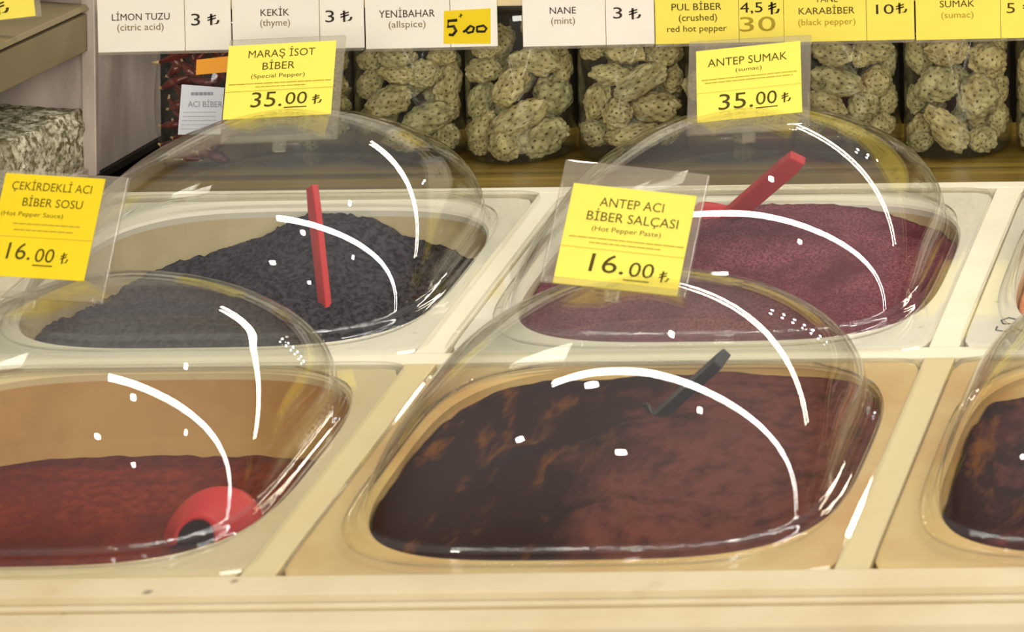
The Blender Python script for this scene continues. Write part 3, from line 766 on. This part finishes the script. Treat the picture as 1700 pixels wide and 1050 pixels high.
# ------------------------------------------------------------------ bag of dried chillies
bx, by_, bz = -0.4330, 2.326, 0.9217
bag = empty('chilli_bag', (bx, by_, bz)); tag(bag, 'clear bag of dried dark red chillies with a white ACI BİBER label', 'bag')
b = MB(); br = random.Random(9)
rings = []
for i in range(13):
    t = i / 12.0
    hx_ = 0.0290 * (0.90 + 0.12 * math.sin(math.pi * min(1, t * 1.1))) ; hy_ = 0.0235 * (math.sin(math.pi * (0.12 + 0.80 * t)) * 0.8 + 0.15)
    ring = []
    for q in range(48):
        x, y = sup(2 * math.pi * q / 48, 2.8)
        wv = 1 + 0.05 * noise.noise(Vector((x * 2.2, y * 2.2, t * 5)))
        ring.append((x * hx_ * wv, y * hy_ * wv, 0.0005 + 0.098 * t))
    rings.append(ring)
b.loft(rings, cap0=True, cap1=True)
b.build('film', M['bagfilm'], bag, smooth=True)
lab = MB()
pts = [(-0.0035, 0.0258), (0.0255, 0.0258), (0.0285, 0.0575), (-0.0005, 0.0600)]
lab.add([(x, -0.0262, z) for x, z in pts], [(0, 1, 2, 3)])
lab = MB().add([(x - 0.003, -0.0256, z) for x, z in pts], [(0, 1, 2, 3)]).build('paper_label', M['label_white'], bag, solid=0.0003)
mb = MB()
letter(mb, 'ACI BİBER', 0.0125, 0.0445, 0.0235, 0.0042, y=-0.0260, rot=-0.02)
tiny_line(mb, 0.003, 0.018, 0.0525, 0.0022, 21)
for i in range(5): tiny_line(mb, -0.0045 + 0.0005 * (4 - i), 0.020, 0.0408 - 0.0028 * i, 0.0003, i)
# move the little rules in front of the paper
mb.v = [(x, -0.0260, z) for x, y, z in mb.v]
mb.build('lettering', M['ink_grey'], lab)
MB().add([(0.0065, -0.0258, 0.0665), (0.0285, -0.0258, 0.0682), (0.0285, -0.0258, 0.0790), (0.0070, -0.0258, 0.0768)], [(0, 1, 2, 3)]).build('price_sticker', M['orange'], bag, solid=0.0003)
def chilli(p, ang, ln, r, lab_='dried dark red chilli packed inside the clear bag', pitch=0.0, curve=0.25):
    root = empty('dried_chilli', p, (pitch, -ang, 0)); tag(root, lab_, 'chilli', 'dried chillies in the bag')
    n = 12
    pts = [(ln * (t / n - 0.5), 0.0, curve * ln * ((t / n - 0.5) ** 2 - 0.1)) for t in range(n + 1)]
    rd = [r * (0.15 + 0.95 * math.sin(math.pi * min(0.98, 0.12 + 0.80 * t / n)) * (1 + 0.18 * br.uniform(-1, 1))) for t in range(n + 1)]
    MB().tube(pts, rd, 12, 0.65).build('pod', M['chili'], root, smooth=True)
    MB().tube([pts[0], (pts[0][0] - ln * 0.06, 0, pts[0][2] + 0.0006), (pts[0][0] - ln * 0.13, 0, pts[0][2] + 0.0015)], [r * 0.35, r * 0.22, r * 0.18], 8).build('stem', M['chili_stem'], root, smooth=True)
chilli((bx - 0.004, by_ - 0.014, bz + 0.0800), 0.38, 0.040, 0.0042, 'long dried chilli lying across the top of the bag, stem to the left', 0, 0.1)
k = 0
for row in range(11):
    for c in range(4):
        k += 1
        a = br.uniform(-1.3, 1.3) if row else br.uniform(-0.4, 0.4)
        depth = (-0.0145, -0.008, -0.0125, -0.003)[(k + row) % 4]
        chilli((bx - 0.0120 + 0.0090 * c + br.uniform(-0.002, 0.002), by_ + depth, bz + 0.008 + 0.0074 * row), a, br.uniform(0.015, 0.021), br.uniform(0.0036, 0.0048), curve=br.uniform(-0.5, 0.5))

# ------------------------------------------------------------------ steel bins on the left
cab = empty('steel_bin', (-0.5, 2.2, 0.92)); tag(cab, 'grey steel grain bin with a deep sloping lip at the left edge', 'bin')
def cb(name, m, x0, x1, y0, y1, z0, z1, bevel=0.0008):
    o = MB().box(x0 + 0.5, x1 + 0.5, y0 - 2.2, y1 - 2.2, z0 - 0.92, z1 - 0.92).build(name, m, cab, bevel=bevel); return o
cb('side_panel', M['steel'], -0.85, -0.494, 2.2915, 2.405, 0.9225, 1.16)
cb('corner_post', M['steel'], -0.4985, -0.4890, 2.2860, 2.2915, 0.9235, 1.16)
cb('base_edge', M['dark_wall'], -0.85, -0.4925, 2.2860, 2.408, 0.9165, 0.9222)
M['brown'] = plain('brown_board', (92, 68, 40), 0.7)
cb('upper_board', M['brown'], -0.85, -0.4990, 2.284, 2.2912, 1.0445, 1.16)
cb('back_panel', M['steel'], -0.66, -0.655, 1.80, 2.2915, 0.90, 1.02)
cb('bottom', M['dark_wall'], -0.85, -0.497, 1.80, 2.2915, 0.60, 0.915)
cb('front_lip', M['steel'], -0.4985, -0.4945, 1.80, 2.2860, 0.915, 0.929)
lipb = MB()
q = [(-0.4940, 1.0085), (-0.4940, 1.0335), (-0.4985, 1.0345), (-0.4985, 1.0360), (-0.4925, 1.0365), (-0.4945, 1.0400), (-0.545, 1.0440), (-0.66, 1.0440), (-0.66, 1.03), (-0.506, 1.0085)]
n = len(q)
lipb.add([(x + 0.5, 1.80 - 2.2, z - 0.92) for x, z in q] + [(x + 0.5, 2.286 - 2.2, z - 0.92) for x, z in q],
         [(i, (i + 1) % n, n + (i + 1) % n, n + i) for i in range(n)] + [tuple(range(n)), tuple(range(2 * n - 1, n - 1, -1))])
lipb.build('top_lip', M['steel_warm'], cab, bevel=0.0006)
gr = MB(); vs = []; NX, NY, NZ = 50, 110, 36
def gnz(a, b, c): return 0.0016 * noise.noise(Vector((a * 330, b * 330, c * 330))) + 0.0018 * noise.noise(Vector((a * 110, b * 110, c * 110)))
for i in range(NX + NZ + 1):                       # the sloping top, then the face that lies against the open side
    for j in range(NY + 1):
        y = 2.02 + 0.270 * j / NY
        zt = 0.974 - 0.006 * (y - 2.02) / 0.27
        if i <= NX: x = -0.653 + 0.152 * i / NX; z = zt + 0.010 * (NX - i) / NX
        else: x = -0.501 + 0.003 * min(1, (i - NX) / 6); z = zt - (zt - 0.9155) * (i - NX) / NZ
        d_ = gnz(x, y, z)
        vs.append((x + (d_ if i > NX else 0), y, z + (d_ if i <= NX else 0)))
NI = NX + NZ
gr.add(vs, [(i * (NY + 1) + j, (i + 1) * (NY + 1) + j, (i + 1) * (NY + 1) + j + 1, i * (NY + 1) + j + 1) for i in range(NI) for j in range(NY)])
tag(gr.build('grain', M['grain'], smooth=True), 'pale grain heaped against the wall of the steel bin', 'grain', kind='stuff')

# ------------------------------------------------------------------ scoops
M['wet'] = plain('mouth_dark', (44, 16, 20), 0.9, 0.0)  # dark colour for the cap added in the scoop mouth
def scoop(tip, base, face, m, label, hw=0.0042, ht=0.0022, bl=0.042, bw=0.016, bd=0.016, wide=1.0, nose=0.0):
    """handle runs from base to tip; the bowl carries on below the base; face is the side the hollow opens to"""
    tip, base, face = Vector(tip), Vector(base), Vector(face)
    z = (tip - base).normalized(); y = -(face - z * face.dot(z)).normalized(); x = y.cross(z)
    L = (tip - base).length
    mt = Matrix((x, y, z)).transposed().to_4x4(); mt.translation = base
    root = empty('scoop'); root.matrix_world = mt
    tag(root, label, 'scoop')
    h = MB()
    pr = []
    for i in range(9):
        t = i / 8.0; zz = -0.004 + (L + 0.004) * t
        ww = hw * (1.0 + 0.12 * t) * (1.0 if t < 0.97 else 0.8)
        pr.append([(-ww, -ht, zz), (ww, -ht, zz), (ww, ht, zz), (-ww, ht, zz)])
    h.loft(pr, cap0=True, cap1=True)
    h.build('handle', m, root, bevel=0.0008)
    bo = MB(); rings = []
    for i in range(15):
        t = i / 14.0; zz = -bl * t
        k = min(1.0, math.sin(min(1.0, 0.12 + t * 2.2) * math.pi / 2) * 1.02) * (1.0 - nose * max(0.0, t - 0.45) / 0.55)
        rings.append([(bw * wide * k * math.sin(a), bd * k * math.cos(a) * 1.0 - bd * 0.35, zz) for a in [(-0.56 + 1.12 * s / 20) * math.pi for s in range(21)]])
    bo.loft(rings, closed=False)
    # closed back
    c = len(bo.v); bo.v.append((0, -bd * 0.15, 0.0)); bo.f += [(i, i + 1, c) for i in range(20)]
    bo.build('bowl', m, root, smooth=True, solid=0.0016, off=-1.0)
    if nose:                                # dark cap added so the hollow mouth looks dark
        MB().add([p * 0.97 + Vector((0, 0, -bl * 0.02)) for p in map(Vector, rings[13])], [tuple(range(21))]).build('mouth_dark_cap', M['wet'], root)
    return root
up = Vector((0, -ST, CT)); al = Vector((0, CT, ST))
scoop(SP(-0.2819, 0.425, 0.050), SP(-0.2550, 0.368, -0.034), (0.6, 1, 0.3), M['red'], 'red scoop standing upright in the black isot flakes', hw=0.0046)
scoop(SP(0.0181, 0.4515, 0.055), SP(-0.0340, 0.4830, 0.0045), (0.35, 0.6, 1), M['red'], 'red scoop leaning in the purple sumac with its handle to the right', hw=0.0062, ht=0.003, bl=0.036, bw=0.019)
scoop(SP(0.0339, 0.1856, 0.040), SP(-0.012, 0.209, -0.006), (0, -0.4, 1), M['black_plastic'], 'black scoop handle sticking out of the dark pepper paste', hw=0.0068, ht=0.003)
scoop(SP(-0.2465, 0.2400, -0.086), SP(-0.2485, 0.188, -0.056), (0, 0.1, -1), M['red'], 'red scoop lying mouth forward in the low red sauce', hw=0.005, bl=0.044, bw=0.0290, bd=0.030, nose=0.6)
